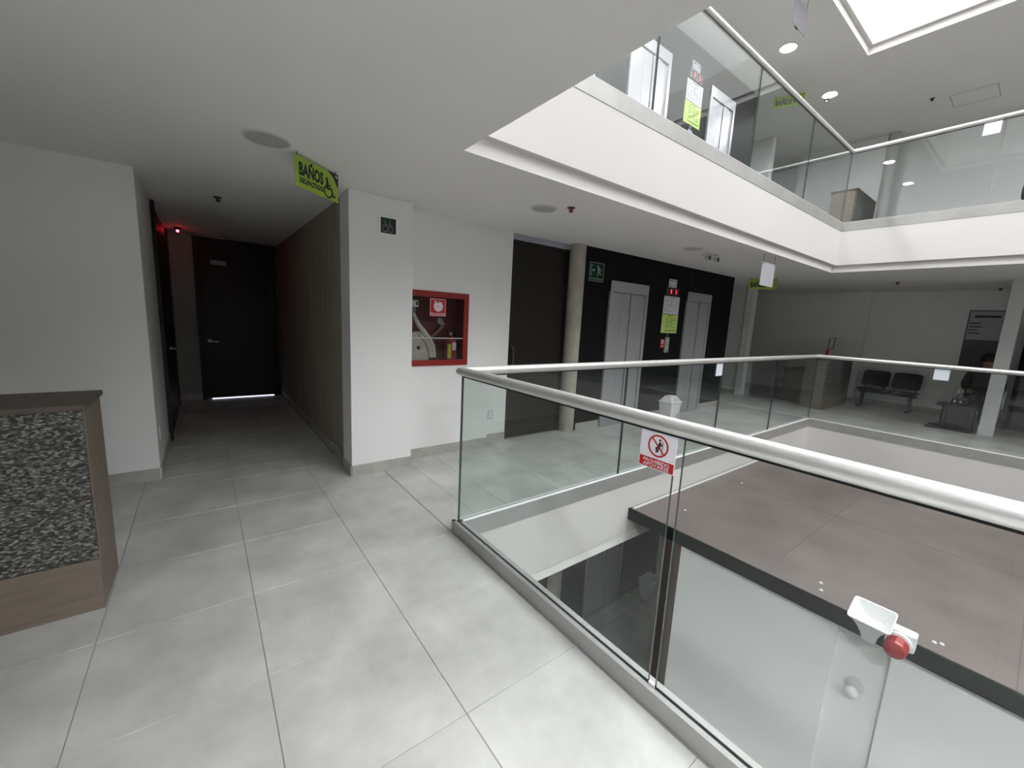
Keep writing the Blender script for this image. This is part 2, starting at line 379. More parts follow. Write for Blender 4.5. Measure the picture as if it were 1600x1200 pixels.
# ------------------------------------------------------------------ doors
def door(name, a, b, lb, hinge_axis, mats=DOOR):
    o = struct(name, MB().box(a, b), mats, lb, bevel=.004); return o
d1 = door('door_1', (-8.0, .0, .015), (-7.955, .93, 2.43), 'tall dark wooden door at the end of the corridor', 0)
MB().box((-8.0, -.06, 0), (-7.94, 0.0, 2.49)).box((-8.0, .93, 0), (-7.94, 1.03, 2.49)).box((-8.0, 0, 2.43), (-7.94, .93, 2.49)).build('door_frame', DOOR, d1)
MB().box((-7.955, .145, 2.10), (-7.947, .345, 2.17)).build('door_plate', mat('door_plate_grey', (.22, .23, .24), .4), d1)
m = MB(); m.lathe([(.026, 0), (.026, .012)], (-7.955, .075, .93), 'x'); m.tube([(-7.945, .075, .93), (-7.90, .075, .93), (-7.895, .12, .925), (-7.895, .19, .92)], .009); m.build('door_handle', STEEL, d1, smooth=True)
MB().box((-7.99, .06, .0), (-7.95, .92, .012)).build('threshold_glow', mat('daylight_glow', (.8, .8, .9), .5, emit=(.8, .85, 1), estr=.55), d1)  # glowing strip stands in for daylight under the door
d2 = door('door_2', (-7.6, -.357, .01), (-5.72, -.335, 2.45), 'dark wooden double door in the side of the corridor', 1)
m = MB(); m.lathe([(.022, 0), (.022, .012)], (-6.47, -.335, .94), 'y'); m.tube([(-6.47, -.33, .94), (-6.47, -.285, .94), (-6.40, -.28, .94)], .009); m.build('door_handle', STEEL, d2, smooth=True)
MB().box((-5.73, -.357, 0), (-5.63, -.325, 2.5)).box((-7.7, -.357, 0), (-7.6, -.325, 2.5)).build('door_frame', DOOR, d2)
d3 = door('door_3', (-4.06, 2.97, .01), (-4.005, 3.86, 2.43), 'tall dark brown door beside the round concrete column', 0)
MB().box((-4.06, 3.86, 0), (-3.99, 3.90, 2.43)).build('door_frame', DOOR, d3)
MB().box((-4.05, 2.955, 2.432), (-3.995, 3.90, 2.498)).build('door_head', ALUF, d3)
m = MB(); m.tube([(-3.995, 3.02, 1.16), (-3.955, 3.02, 1.16), (-3.955, 3.02, .92), (-3.995, 3.02, .92)], .011); m.build('pull_handle', DARKM, d3, smooth=True)

# ------------------------------------------------------------------ lifts
def lift(y0, y1, z, lb, grp=None):
    t = thing('lift_entrance', lb, 'elevator', (EX, (y0 + y1) / 2, z), grp)
    x = EX; top = 2.105; fw = .055; jamb = .055
    m = MB(); m.box((x, y0, z), (x + .035, y0 + jamb, z + top)); m.box((x, y1 - jamb, z), (x + .035, y1, z + top)); m.build('door_jamb', STEEL, t, bevel=.003)
    MB().box((x, y0, z + top - .15), (x + .036, y1, z + top)).build('head_panel', STEEL, t, bevel=.003)
    MB().box((x, y0 + jamb, z), (x + .002, y1 - jamb, z + top - .15)).build('shadow_gap', STEELD, t)
    w = y1 - y0 - 2 * jamb; a = y0 + jamb
    cuts = [0, .30, .545, .56, .80, 1.0]; dep = [.012, .010, None, .018, .006]
    for i in range(5):
        if dep[i] is None: continue
        MB().box((x + .002, a + w * cuts[i] + .0025, z + .012), (x + dep[i] + .004, a + w * cuts[i + 1] - .0025, z + top - .158)).build('door_panel', STEEL, t, bevel=.0015)
    MB().box((x, y0, z + .001), (x + .06, y1, z + .011)).build('sill', STEEL, t)
    return t
L1 = lift(4.583, 5.468, 0, 'steel lift doors on the black wall, nearer the round concrete column')
L2 = lift(6.573, 7.369, 0, 'steel lift doors on the black wall, beyond the notices')
lift(4.583, 5.468, S, 'steel lift doors upstairs behind the upper glass, left of the notices'); lift(6.573, 7.369, S, 'steel lift doors upstairs behind the upper glass, right of the notices')
lift(4.583, 5.468, -S, 'dim steel lift doors one storey down, seen through the near glass')
lift(6.573, 7.369, -S, 'farther dim steel lift doors one storey down')

def on_lift_wall(y0, z0, zz): return frame((EX + .001, y0, z0 + zz), (0, 1, 0), (0, 0, 1))
def lines(mb, F, a0, b0, a1, b1, rows, cols, d, seed, fill=.5):
    rnd = random.Random(seed); rh = (b1 - b0) / rows; cw = (a1 - a0) / cols
    for r in range(rows):
        for c in range(cols):
            if rnd.random() < .2: continue
            k = .45 + .5 * rnd.random()
            mb.prism(F, rect(a0 + c * cw, b0 + r * rh + rh * (1 - fill) / 2, a0 + c * cw + cw * k * .95, b0 + r * rh + rh * (1 + fill) / 2), d - .0003, d)
def notices(zz, where, digits):
    F = on_lift_wall(5.93, zz, 0)
    t = thing('paper_notice', 'small white camera notice at the top of the notices ' + where, 'notice', F(.2, 2.135))
    MB().prism(F, rect(.095, 2.135, .315, 2.265), 0, .004).build('sheet', PAPER, t)
    m = MB(); m.prism(F, rect(.12, 2.225, .20, 2.25), .004, .0045); m.prism(F, [(.23, 2.24), (.295, 2.21), (.295, 2.255)], .004, .0045); lines(m, F, .12, 2.145, .29, 2.2, 3, 2, .0045, 3, .4); m.build('print', INKG, t)
    t = thing('floor_indicator', 'lift floor indicator with two red digits ' + where, 'display', F(.2, 2.0))
    MB().prism(F, rect(.025, 2.005, .375, 2.132), 0, .022).build('housing', STEELD, t, bevel=.003)
    m = MB(); m.prism(F, rect(.10, 2.018, .185, 2.12), .022, .0235); m.prism(F, rect(.235, 2.018, .345, 2.12), .022, .0235); m.build('window', BLACKE, t)
    m = MB(); m.text(F, digits[0], .13, 2.033, .035, .07, .0242, off=.02); m.build('digit', DIGIT, t)
    m = MB(); m.text(F, digits[1], .265, 2.033, .05, .07, .0242, off=.02); m.build('digit', DIGIT, t)
    t = thing('paper_notice', 'large white printed notice sheet under the floor indicator ' + where, 'notice', F(.2, 1.715))
    MB().prism(F, rect(.005, 1.713, .45, 1.995), 0, .004).build('sheet', PAPER, t)
    m = MB(); m.prism(F, rect(.15, 1.965, .32, 1.978), .004, .0045); lines(m, F, .03, 1.74, .43, 1.95, 8, 5, .0045, 5, .3); m.build('print', INKG, t)
    t = thing('paper_notice', 'lime green printed notice sheet below the white one ' + where, 'notice', F(.2, 1.40))
    MB().prism(F, rect(.0, 1.402, .455, 1.705), 0, .004).build('sheet', LIMEP, t)
    m = MB(); m.prism(F, rect(.15, 1.675, .32, 1.688), .004, .0045); lines(m, F, .12, 1.48, .40, 1.65, 7, 4, .0045, 8, .5); m.prism(F, rect(.10, 1.435, .42, 1.452), .004, .0045); m.build('print', mat('olive_print', (.17, .26, .05), .7), t)
    t = thing('call_panel', 'narrow steel lift call panel under the green notice ' + where, 'panel', F(.2, 1.08))
    MB().prism(F, rect(.145, 1.08, .265, 1.33), 0, .012).build('plate', STEEL, t, bevel=.002)
    MB().prism(F, rect(.165, 1.33, .225, 1.402), 0, .01).build('conduit', STEELD, t)
    for b in (1.27, 1.16): MB().prism(F, circ((.205, b), .022), .012, .017).build('button', PLASTG, t)
    t = thing('safety_sticker', 'tiny red and white safety sticker beside the call panel ' + where, 'sign', F(.08, 1.15))
    MB().prism(F, rect(.03, 1.155, .135, 1.30), 0, .003).build('plate', REDS, t)
    m = MB(); m.ring(F, (.082, 1.255), .018, .034, .003, .0036, 24); m.build('pictogram', WSIGN, t)
    m = MB(); lines(m, F, .045, 1.165, .125, 1.205, 2, 2, .0035, 4, .45); m.build('print', WSIGN, t)
notices(0, 'on this storey', '15'); notices(S, 'upstairs', '15')

# ------------------------------------------------------------------ glass balustrades
def mitre_tube(mb, p, q, r, m0, m1, nin, seg=24, ext=0):
    # straight tube p->q whose ends are cut at 45 degrees towards the inside normal nin
    p, q, nin = Vector(p), Vector(q), Vector(nin); d = (q - p).normalized(); up = Vector((0, 0, 1))
    rings = []
    for c, sgn, mit in ((p, 1, m0), (q, -1, m1)):
        R = []
        for k in range(seg):
            t = 2 * PI * k / seg; off = nin * math.cos(t) * r + up * math.sin(t) * r
            R.append(c + off + d * (sgn * mit * math.cos(t) * r))
        rings.append(R)
    v = rings[0] + rings[1]; f = [(k, (k + 1) % seg, seg + (k + 1) % seg, seg + k) for k in range(seg)] + [tuple(range(seg)), tuple(range(seg, 2 * seg))]
    mb.add(v, f)
def balustrade(axis, c, a0, a1, inner, panels, z, lb, spacer=False):
    # axis 0: runs along x at y = c; axis 1: runs along y at x = c; inner = +-1 direction towards the void
    P = (lambda a, b, h: (a, c + b, z + h)) if axis == 0 else (lambda a, b, h: (c + b, a, z + h))
    nin = Vector(P(0, inner, 0)) - Vector(P(0, 0, 0))
    t = thing('glass_balustrade', lb, 'balustrade', P((a0 + a1) / 2, 0, 0))
    m = MB(); mitre_tube(m, P(a0, 0, 1.144), P(a1, 0, 1.144), .030, 1, 1, nin); m.build('handrail', ALU, t, smooth=True)
    g = .03
    ch = MB()
    ia, ib = -inner * g, inner * g
    ch.box(P(a0 - g, ia, .0), P(a1 + g, -inner * .012, .085)); 
    ch.box(P(a0 + g, inner * .012, -.045), P(a1 - g, ib + inner * .004, .085)); ch.box(P(a0 + g, -inner * .012, .0), P(a1 - g, inner * .012, .03))
    ch.build('base_channel', CHAN, t)
    cp = MB(); cp.box(P(a0 + g, inner * .0065, .0855), P(a1 - g, inner * .0345, .0895)); cp.box(P(a0 - g, -inner * .0065, .0855), P(a1 + g, -inner * .03, .0875)); cp.build('channel_cap', CHAN if (axis == 0 and c == GYN) else PLAST, t)
    for (b0, b1) in panels:
        m = MB(); m.box(P(b0, -.006, .03), P(b1, .006, 1.118))
        ends = []
        for i, f in enumerate(m.f):
            vs3 = [m.v[k] for k in f]; ax = 0 if axis == 0 else 1
            if max(v[ax] for v in vs3) - min(v[ax] for v in vs3) < 1e-6 or max(v[2] for v in vs3) - min(v[2] for v in vs3) < 1e-6: m.m[i] = 1
        m.build('glass_panel', [GLASS, GEDGE], t)
    for (p0, p1), (q0, q1) in zip(panels, panels[1:]):
        if spacer and q0 - p1 > .02:
            MB().box(P(p1 + .002, -.008, .03), P(q0 - .002, .008, .10)).build('spacer_block', PLAST, t, bevel=.003)
    MB().box(P(a0 + .02, -.009, 1.108), P(a1 - .02, .009, 1.1175)).build('rail_gasket', GASK, t)
    return t
near_p = [(GX + .008, -.766), (-.733, .86), (.875, 2.15), (2.165, 3.7), (3.715, 5.3), (5.315, 6.9), (6.915, GXR - .01)]
left_p = [(GYN + .012, 3.092), (3.108, 4.90), (4.918, 6.50), (6.518, GYF - .012)]
far_p = [(GX + .008, -.79), (-.772, .9), (.915, 2.2), (2.215, 3.8), (3.815, 5.4), (5.415, 7.0), (7.015, GXR - .01)]
for z, w in ((0, 'on this storey'), (S, 'one storey up')):
    balustrade(0, GYN, GX, GXR, 1, near_p, z, 'clear glass balustrade with thick aluminium handrail carrying the no-leaning sign' if z == 0 else 'glass balustrade one storey up on the reception side', spacer=True)
    balustrade(1, GX, GYN, GYF, 1, left_p, z, 'clear glass balustrade with aluminium handrail facing the lifts ' + w)
    balustrade(0, GYF, GX, GXR, -1, far_p, z, 'clear glass balustrade with aluminium handrail in front of the far waiting area ' + w)
    balustrade(1, GXR, GYN, GYF, -1, left_p, z, 'clear glass balustrade with aluminium handrail opposite the lifts ' + w)

# ------------------------------------------------------------------ no-leaning signs
def no_lean(F, lb):
    t = thing('no_leaning_sign', lb, 'sign', F(.075, 0))
    MB().prism(F, rect(0, .0, .151, .149), 0, .002).build('plate', WSIGN, t)
    MB().prism(F, rect(.003, .003, .148, .041), .002, .0025).build('red_band', REDS, t)
    m = MB(); m.text(F, 'PROHIBIDO', .020, .0225, .111, .0135, .0030, off=.006); m.text(F, 'APOYARSE', .020, .0065, .111, .0135, .0030, off=.006); m.build('lettering', WSIGN, t)
    c = (.077, .093); m = MB()
    m.prism(F, circ((.083, .1165), .0046), .002, .0026)
    m.prism(F, [(.080, .110), (.088, .108), (.0885, .094), (.084, .086), (.078, .088), (.077, .098)], .002, .0026)
    for q in thick([(.0825, .0905), (.070, .083)], .0075) + thick([(.070, .083), (.0725, .069)], .006) + thick([(.0725, .069), (.0685, .067)], .0035) + thick([(.084, .088), (.078, .078), (.078, .071)], .005) + thick([(.087, .105), (.093, .097)], .004) + thick([(.0955, .114), (.0955, .085)], .0025) + thick([(.0955, .085), (.0915, .064)], .0014): m.prism(F, q, .002, .0026)
    m.build('pictogram', INK, t)
    m = MB(); m.ring(F, c, .0365, .043, .002, .0030, 48)
    for q in thick([(c[0] - .027, c[1] + .028), (c[0] + .027, c[1] - .028)], .0055): m.prism(F, q, .0026, .0033)
    m.build('prohibition_ring', REDS, t)
    return t
no_lean(frame((-.909, GYN - .0065, .963), (1, 0, 0), (0, 0, 1)), 'white and red no-leaning sign stuck under the handrail of the near glass')
def back_sheet(F, lb):
    t = thing('no_leaning_sign', lb, 'sign', F(.075, 0)); MB().prism(F, rect(0, 0, .152, .148), 0, .002).build('plate', mat('sheet_back', (.74, .80, .88), .5), t); return t
back_sheet(frame((GX + .0065, 4.745, .962), (0, 1, 0), (0, 0, 1)), 'pale back of a small square sign on the glass facing the lifts')
back_sheet(frame((-.938, GYF - .0065, .958), (1, 0, 0), (0, 0, 1)), 'pale back of a small square sign on the far glass before the bench')
back_sheet(frame((-.965, GYF - .0065, S + .962), (1, 0, 0), (0, 0, 1)), 'pale back of a small square sign on the upper far glass')

# ------------------------------------------------------------------ reception counters
def counter(x0, yc, sgn, z, lb, length=2.4):
    # end face at y = yc; the counter runs away from the void in direction sgn; front (stone) faces +x at x0
    t = thing('reception_counter', lb, 'counter', (x0 - .2, yc, z))
    y = lambda a: yc + sgn * a
    d = .40; h = 1.02
    MB().box((x0 - d, y(.0), z), (x0 - .031, y(.035), z + h - .026)).build('end_panel', WOOD, t, bevel=.002)
    MB().box((x0 - .030, y(.0), z), (x0, y(length), z + .262)).build('kick_board', WOOD, t, bevel=.002)
    m = MB(); n = 8
    MB().box((x0 - .03, y(.004), z + .266), (x0 - .002, y(length), z + h - .027)).build('stone_panel', STONE, t)
    MB().box((x0 - d - .012, y(-.012), z + h - .025), (x0 + .004, y(length), z + h)).build('counter_top', WOODT, t, bevel=.002)
    MB().box((x0 - .9, y(.45), z + .70), (x0 - .03, y(length), z + .735)).build('desk_top', WOODT, t, bevel=.002)
    MB().box((x0 - .9, y(.45), z), (x0 - .87, y(length), z + .70)).build('back_panel', WOOD, t)
    MB().box((x0 - .87, y(.45), z), (x0 - .03, y(.475), z + .70)).build('side_panel', WOOD, t)
    return t
counter(-2.60, -.459, -1, 0, 'reception counter with rough grey stone front and brown wooden end, before the white wall', 2.6)
counter(-2.60, 9.87, 1, 0, 'dark reception counter behind the far balustrade corner', 1.6)
counter(-2.58, 9.72, 1, S, 'upstairs reception counter with pale end panel behind the upper glass', 1.25)
t = thing('wire_stand', 'thin metal wire stand on the far reception counter', 'stand', (-2.7, 10.2, 1.02))
m = MB(); m.tube([(-2.75, 10.2, 1.03), (-2.75, 10.2, 1.44), (-2.63, 10.2, 1.45)], .007); m.tube([(-2.66, 10.2, 1.44), (-2.67, 10.2, 1.23), (-2.745, 10.2, 1.22)], .007); m.build('wire_frame', DARKM, t, smooth=True)
MB().box((-2.79, 10.15, 1.0205), (-2.71, 10.25, 1.035)).build('foot', DARKM, t)
MB().box((-2.775, 10.17, 1.06), (-2.725, 10.19, 1.20)).build('red_tag', REDS, t)

# ------------------------------------------------------------------ fire hose cabinet
t = thing('fire_hose_cabinet', 'red framed fire hose cabinet with glass front, set in the white wall', 'cabinet', (HX, (CY0 + CY1) / 2, CZ0))
F = frame((HX, 0, 0), (0, 1, 0), (0, 0, 1)); fw = .058
m = MB()
m.box((HX - .02, CY0, CZ1 - fw), (HX + .012, CY1, CZ1)); m.box((HX - .02, CY0, CZ0), (HX + .012, CY1, CZ0 + fw)); m.box((HX - .02, CY0, CZ0 + fw), (HX + .012, CY0 + fw, CZ1 - fw)); m.box((HX - .02, CY1 - fw, CZ0 + fw), (HX + .012, CY1, CZ1 - fw))
m.build('door_frame', RED, t)
XB = -4.128
m = MB(); m.box((XB, CY0, CZ0), (XB + .004, CY1, CZ1)); m.box((XB, CY0 + .001, CZ0), (HX - .021, CY0 + .006, CZ1)); m.box((XB, CY1 - .006, CZ0), (HX - .021, CY1 - .001, CZ1)); m.box((XB, CY0, CZ0), (HX - .021, CY1, CZ0 + .006)); m.box((XB, CY0, CZ1 - .006), (HX - .021, CY1, CZ1)); m.build('lining', REDD, t)
MB().box((HX - .010, CY0 + fw - .004, CZ0 + fw - .004), (HX - .006, CY1 - fw + .004, CZ1 - fw + .004)).build('glass_pane', CGLASS, t)
MB().box((HX - .006, CY0 + fw, 1.262), (HX - .002, CY1 - fw, 1.270)).build('pane_highlight', PLASTG, t)  # pale strip drawn as the reflected highlight across the glass
st = MB().prism(F, rect(1.862, 1.492, 2.046, 1.672), -.0058, -.0048).build('sticker', REDS, t)
m = MB()
for q in ([rect(1.866, 1.496, 2.042, 1.500), rect(1.866, 1.664, 2.042, 1.668), rect(1.866, 1.50, 1.870, 1.664), rect(2.038, 1.50, 2.042, 1.664)]): m.prism(F, q, -.0048, -.0043)
c = (1.958, 1.592); m.ring(F, c, .0, .052, -.0048, -.0044, 32)
m.prism(F, [(1.912, 1.638), (1.955, 1.628), (1.965, 1.642), (1.912, 1.648)], -.0048, -.0044)
m.text(F, 'RED DE INCENDIOS', 1.876, 1.506, .158, .020, -.0044, off=.01); m.build('pictogram', WSIGN, st)
m = MB(); m.ring(F, c, .036, .039, -.0044, -.0041, 32); m.ring(F, c, .022, .025, -.0044, -.0041, 28); m.ring(F, c, .0, .008, -.0044, -.0041, 20); m.build('coil_lines', REDS, st)
# contents
t = thing('fire_hose', 'rolled cream canvas fire hose inside the cabinet', 'hose', (-4.0, 1.74, 1.04))
pts = []; m = MB()
HC = (1.782, 1.158); 
for k in range(0, 7):
    r = .022 + k * .021
    m.lathe([(r, -.033), (r + .019, -.033), (r + .019, .033), (r, .033), (r, -.033)], (-4.0, HC[0], HC[1]), 'x', 40)
m.build('hose_coil', HOSE, t, smooth=True)
m = MB(); m.tube([(-4.0, 1.735, 1.512), (-3.985, 1.745, 1.47), (-3.965, 1.775, 1.40), (-3.955, 1.83, 1.33), (-3.95, 1.89, 1.255), (-3.95, 1.935, 1.17), (-3.955, 1.95, 1.06)], [.02, .022, .027, .03, .03, .03, .028], 10); m.tube([(-3.975, 1.80, 1.29), (-3.965, 1.87, 1.235), (-3.96, 1.905, 1.16), (-3.962, 1.925, 1.06)], .026, 10); m.build('hose_run', HOSE, t, smooth=True)
m = MB().lathe([(.0, .034), (.018, .034), (.018, .04), (0, .04)], (-4.0, HC[0], HC[1]), 'x', 20); m.build('coil_hub', DARKM, t)
t = thing('hose_valve', 'pale angle valve feeding the rolled hose', 'valve', (-4.0, 1.72, 1.55))
m = MB(); m.box((-4.04, 1.66, 1.575), (-3.95, 1.775, 1.645)); m.build('valve_body', PLAST, t, bevel=.012); MB().lathe([(.026, 0), (.026, .06)], (-4.0, 1.735, 1.515)).build('coupling', PIPE, t, smooth=True)
MB().box((-3.95, 1.745, 1.592), (-3.944, 1.762, 1.63)).build('slot', INK, t)
MB().tube([(-4.0, 1.68, 1.62), (-4.0, 1.625, 1.62)], .024).build('inlet_pipe', PIPE, t, smooth=True)
t = thing('fire_extinguisher', 'small red fire extinguisher with yellow label inside the cabinet', 'extinguisher', (-3.98, 2.16, CZ0 + .007))
EXT = (-3.985, 2.165)
zb = CZ0 + .007
MB().lathe([(.06, 0), (.066, .008), (.066, .24), (.055, .275), (.025, .295), (.02, .31)], (EXT[0], EXT[1], zb), seg=28).build('cylinder', RED, t, smooth=True)
MB().lathe([(.02, .31), (.02, .335), (.012, .345)], (EXT[0], EXT[1], zb)).build('valve', PIPE, t, smooth=True)
MB().tube([(EXT[0], EXT[1] - .01, zb + .345), (EXT[0] + .03, EXT[1] - .06, zb + .365)], .008).tube([(EXT[0], EXT[1] + .01, zb + .335), (EXT[0] + .03, EXT[1] + .06, zb + .345)], .008).build('handle', INK, t)
m = MB()
for (a0, a1, b0, b1, mt, nm) in ((-.95, -.35, .06, .215, YEL, 'yellow_label'), (-.15, .75, .15, .235, PAPER, 'white_tag')):
    q = MB(); n = 8; v = []; 
    for k in range(n + 1):
        a = a0 + (a1 - a0) * k / n; v += [(EXT[0] + .0675 * math.cos(a), EXT[1] + .0675 * math.sin(a), zb + b0), (EXT[0] + .0675 * math.cos(a), EXT[1] + .0675 * math.sin(a), zb + b1)]
    q.add(v, [(2 * k, 2 * k + 2, 2 * k + 3, 2 * k + 1) for k in range(n)]); q.build(nm, mt, t)
t = thing('fire_axe', 'fire axe with a wooden handle hung inside the cabinet', 'axe', (-4.08, 2.07, 1.25))
MB().tube([(-4.09, 1.96, 1.24), (-4.09, 2.13, 1.40)], .015).build('handle', WOODH, t, smooth=True)
F2 = frame((-4.10, 0, 0), (0, 1, 0), (0, 0, 1))
MB().prism(F2, [(2.115, 1.375), (2.145, 1.405), (2.10, 1.47), (2.06, 1.475), (2.055, 1.43)], 0, .018).build('axe_head', PIPE, t)

# ------------------------------------------------------------------ wall signs
t = thing('emergency_sign', 'small black and green emergency sign in a white frame on the pilaster', 'sign', (-3.685, 1.355, 2.17))
F = frame((-3.684, 1.272, 2.178), (0, 1, 0), (0, 0, 1))
MB().prism(F, rect(0, 0, .17, .158), 0, .006).build('frame', mat('bright_white_frame', (.92, .92, .92), .4), t)
MB().prism(F, rect(.014, .014, .152, .144), .006, .007).build('face', INK, t)
m = MB(); m.prism(F, circ((.05, .118), .013, 12), .007, .0074); m.prism(F, circ((.095, .118), .013, 12), .007, .0074); m.build('green_discs', mat('dark_teal', (.0, .09, .06), .4), t)  # two flat dark teal discs on the sign face
m = MB(); m.prism(F, circ((.055, .098), .0055, 12), .007, .0077); m.prism(F, circ((.1, .095), .0055, 12), .007, .0077)
m.ring(F, (.055, .052), .022, .026, .007, .0076, 20); m.ring(F, (.105, .05), .02, .023, .007, .0076, 20)
for q in thick([(.03, .075), (.06, .086), (.11, .08), (.128, .055)], .005) + thick([(.03, .022), (.075, .028), (.12, .024)], .003): m.prism(F, q, .007, .0076)
m.build('pictogram', INKG, t)

t = thing('exit_route_sign', 'green evacuation route sign with running figure on the black wall', 'sign', (EX, 4.29, 2.06))
F = on_lift_wall(4.15, 0, 2.062)
MB().prism(F, rect(0, 0, .285, .245), 0, .004).build('plate', GREEN, t)
m = MB()
for q in [rect(0, 0, .285, .006), rect(0, .239, .285, .245), rect(0, .006, .006, .239), rect(.279, .006, .285, .239)]: m.prism(F, q, .004, .0048)
for q in thick([(.055, .205), (.03, .205), (.03, .075), (.05, .075)], .01): m.prism(F, q, .004, .0048)
m.prism(F, [(.055, .142), (.08, .115), (.078, .134), (.105, .134), (.105, .15), (.078, .15), (.08, .168)], .004, .0048)
m.prism(F, circ((.165, .197), .015, 14), .004, .0048)
for q in thick([(.178, .175), (.186, .135)], .024) + thick([(.18, .17), (.155, .15)], .011) + thick([(.185, .172), (.215, .168), (.225, .145)], .010) + thick([(.188, .13), (.205, .105), (.232, .105)], .013) + thick([(.182, .13), (.165, .105), (.163, .075)], .013): m.prism(F, q, .004, .0048)
m.text(F, 'RUTA DE EVACUACION', .02, .022, .245, .022, .0048, off=.01); m.build('pictogram', PALE, t)

# ------------------------------------------------------------------ hanging BANOS signs
def wheelchair(m, F, c, s, d):
    X = lambda a, b: (c[0] + a * s, c[1] + b * s)
    m.prism(F, circ(X(-.02, .93), .11 * s, 16), d, d + .0006)
    for q in thick([X(0, .78), X(.02, .42)], .19 * s) + thick([X(.02, .45), X(.36, .45), X(.52, .06), X(.66, .10)], .13 * s) + thick([X(.02, .64), X(.30, .62)], .09 * s): m.prism(F, q, d, d + .0006)
    arc = [X(.08 + .33 * math.cos(a), .25 + .33 * math.sin(a)) for a in [math.radians(125 + k * 17) for k in range(14)]]
    for q in thick(arc, .10 * s): m.prism(F, q, d, d + .0006)
def banos(o, u, W_, H_, lb, disabled, zt):
    F = frame(o, u, (0, 0, 1)); t = thing('restroom_sign', lb, 'sign', F(W_ / 2, 0))
    MB().prism(F, rect(0, 0, W_, H_), -.003, 0).build('plate', LIME, t)
    m = MB()
    if disabled:
        m.text(F, 'BAÑOS', .034, .078, .225, .102, .0006, off=.045); m.text(F, 'DISCAPACITADOS', .038, .032, .222, .036, .0006, off=.05)
        m.build('lettering', INK, t); m = MB(); wheelchair(m, F, (.297, .022), .118, .0002); m.build('wheelchair_symbol', INK, t)
        MB().prism(F, [(W_ - .115, H_), (W_ - .05, H_ - .03), (W_, H_ - .10), (W_, H_)], .0, .0006).build('corner_flash', INK, t)
        m = MB(); m.prism(F, [(W_ - .035, H_ - .012), (W_ - .012, H_ - .032), (W_ - .010, H_ - .012)], .0006, .001); m.build('corner_mark', WSIGN, t)
    else:
        m.text(F, 'BAÑOS', .03, .035, .25, .12, .0006, off=.045); m.build('lettering', INK, t); m = MB()
        for cx in (.315, .375):
            m.prism(F, circ((cx, .142), .012, 12), 0, .0006); m.prism(F, [(cx - .008, .05), (cx + .008, .05), (cx + .02, .125), (cx - .02, .125)] if cx < .33 else [(cx - .02, .05), (cx + .02, .05), (cx + .006, .125), (cx - .006, .125)], 0, .0006)
        m.build('figures', INK, t)
    top = zt - F(0, H_).z
    m = MB()
    for a in (.02, W_ - .02): MB().tube([F(a, H_ - .004, -.0015), F(a, H_ + top, -.0015)], .003, 6).build('hanger', DARKM, t)
banos((-3.115, .531, 2.288), (-.25, .328, 0), .412, .195, 'lime green BAÑOS sign with wheelchair symbol hanging at the corridor mouth', True, CZ)
banos((-3.66, 8.36, 2.29), (.40, .20, 0), .46, .19, 'lime green BAÑOS sign hanging beyond the lifts, partly behind a blank sheet', False, CZ)
banos((-3.68, 8.40, S + 2.29), (.40, .20, 0), .46, .19, 'lime green BAÑOS sign upstairs behind the upper glass', False, S + CZ)
def sheet_sign(z, y0, x, lb, dz):
    t = thing('hanging_sheet', lb, 'sign', (x, y0 + .2, z + CZ - .42))
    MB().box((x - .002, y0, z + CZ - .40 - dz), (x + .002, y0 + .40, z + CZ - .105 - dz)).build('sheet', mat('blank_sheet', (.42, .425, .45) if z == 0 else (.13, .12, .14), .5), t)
    m = MB()
    for a in (.03, .37): MB().tube([(x, y0 + a, z + CZ - .11 - dz), (x, y0 + a, z + CZ)], .003, 6).build('cable', DARKM, t)
    for a in (.03, .37): MB().box((x - .006, y0 + a - .012, z + CZ - .13 - dz), (x + .006, y0 + a + .012, z + CZ - .105 - dz)).build('clip', PIPE, t)
sheet_sign(0, 5.80, -2.41, 'blank pale sheet hung on two cables from the ceiling edge before the lifts', .0)
sheet_sign(S, 5.90, -2.50, 'grey sheet hung on cables from the upper ceiling', .05)

# ------------------------------------------------------------------ ceiling fittings
def downlight(x, y, z, lb, on, grp, r=.125, deep=.010):
    t = thing('downlight', lb, 'lamp', (x, y, z), grp)
    MB().lathe([(r - .012, 0), (r - .012, -deep - .002), (r, -deep), (r + .004, 0), (r - .012, 0)], (x, y, z), seg=36).build('rim', LAMPRIM, t, smooth=True)
    MB().lathe([(0, -.001), (r - .012, -.001), (r - .012, -.009), (0, -.009)], (x, y, z), seg=36).build('diffuser', (LAMPUP if z > S else LAMPON) if on else LAMPOFF, t)
downlight(-3.03, .37, CZ, 'large unlit round ceiling lamp before the corridor, by the hanging green sign', False, 'unlit ceiling lamps')
downlight(-2.94, 2.51, CZ, 'unlit round ceiling lamp above the fire hose cabinet', False, 'unlit ceiling lamps', .115)
downlight(-2.93, 5.02, CZ, 'unlit round ceiling lamp in front of the lifts beside the twin emergency lamp', False, 'unlit ceiling lamps', .115)
for y, lb in ((.86, 'lit round ceiling lamp upstairs above the reception end of the gallery'), (3.0, 'lit round ceiling lamp upstairs before the lifts, nearest the reception end'), (5.05, 'lit round ceiling lamp upstairs above the first lift'),
              (7.145, 'lit round ceiling lamp upstairs just beyond the hung grey sheet'), (9.016, 'lit round ceiling lamp upstairs above the far balustrade corner')):
    downlight(-3.03, y, CZ + S, lb, True, 'lit ceiling lamps upstairs', .115)
for x, lb in ((.92, 'lit round ceiling lamp over the walkway by the no-leaning sign'), (2.9, 'lit round ceiling lamp over the walkway, second past the no-leaning sign'), (4.9, 'lit round ceiling lamp over the walkway, farthest past the no-leaning sign')):
    downlight(x, .35, CZ, lb, True, 'lit ceiling lamps over the near walkway', .125, .045)
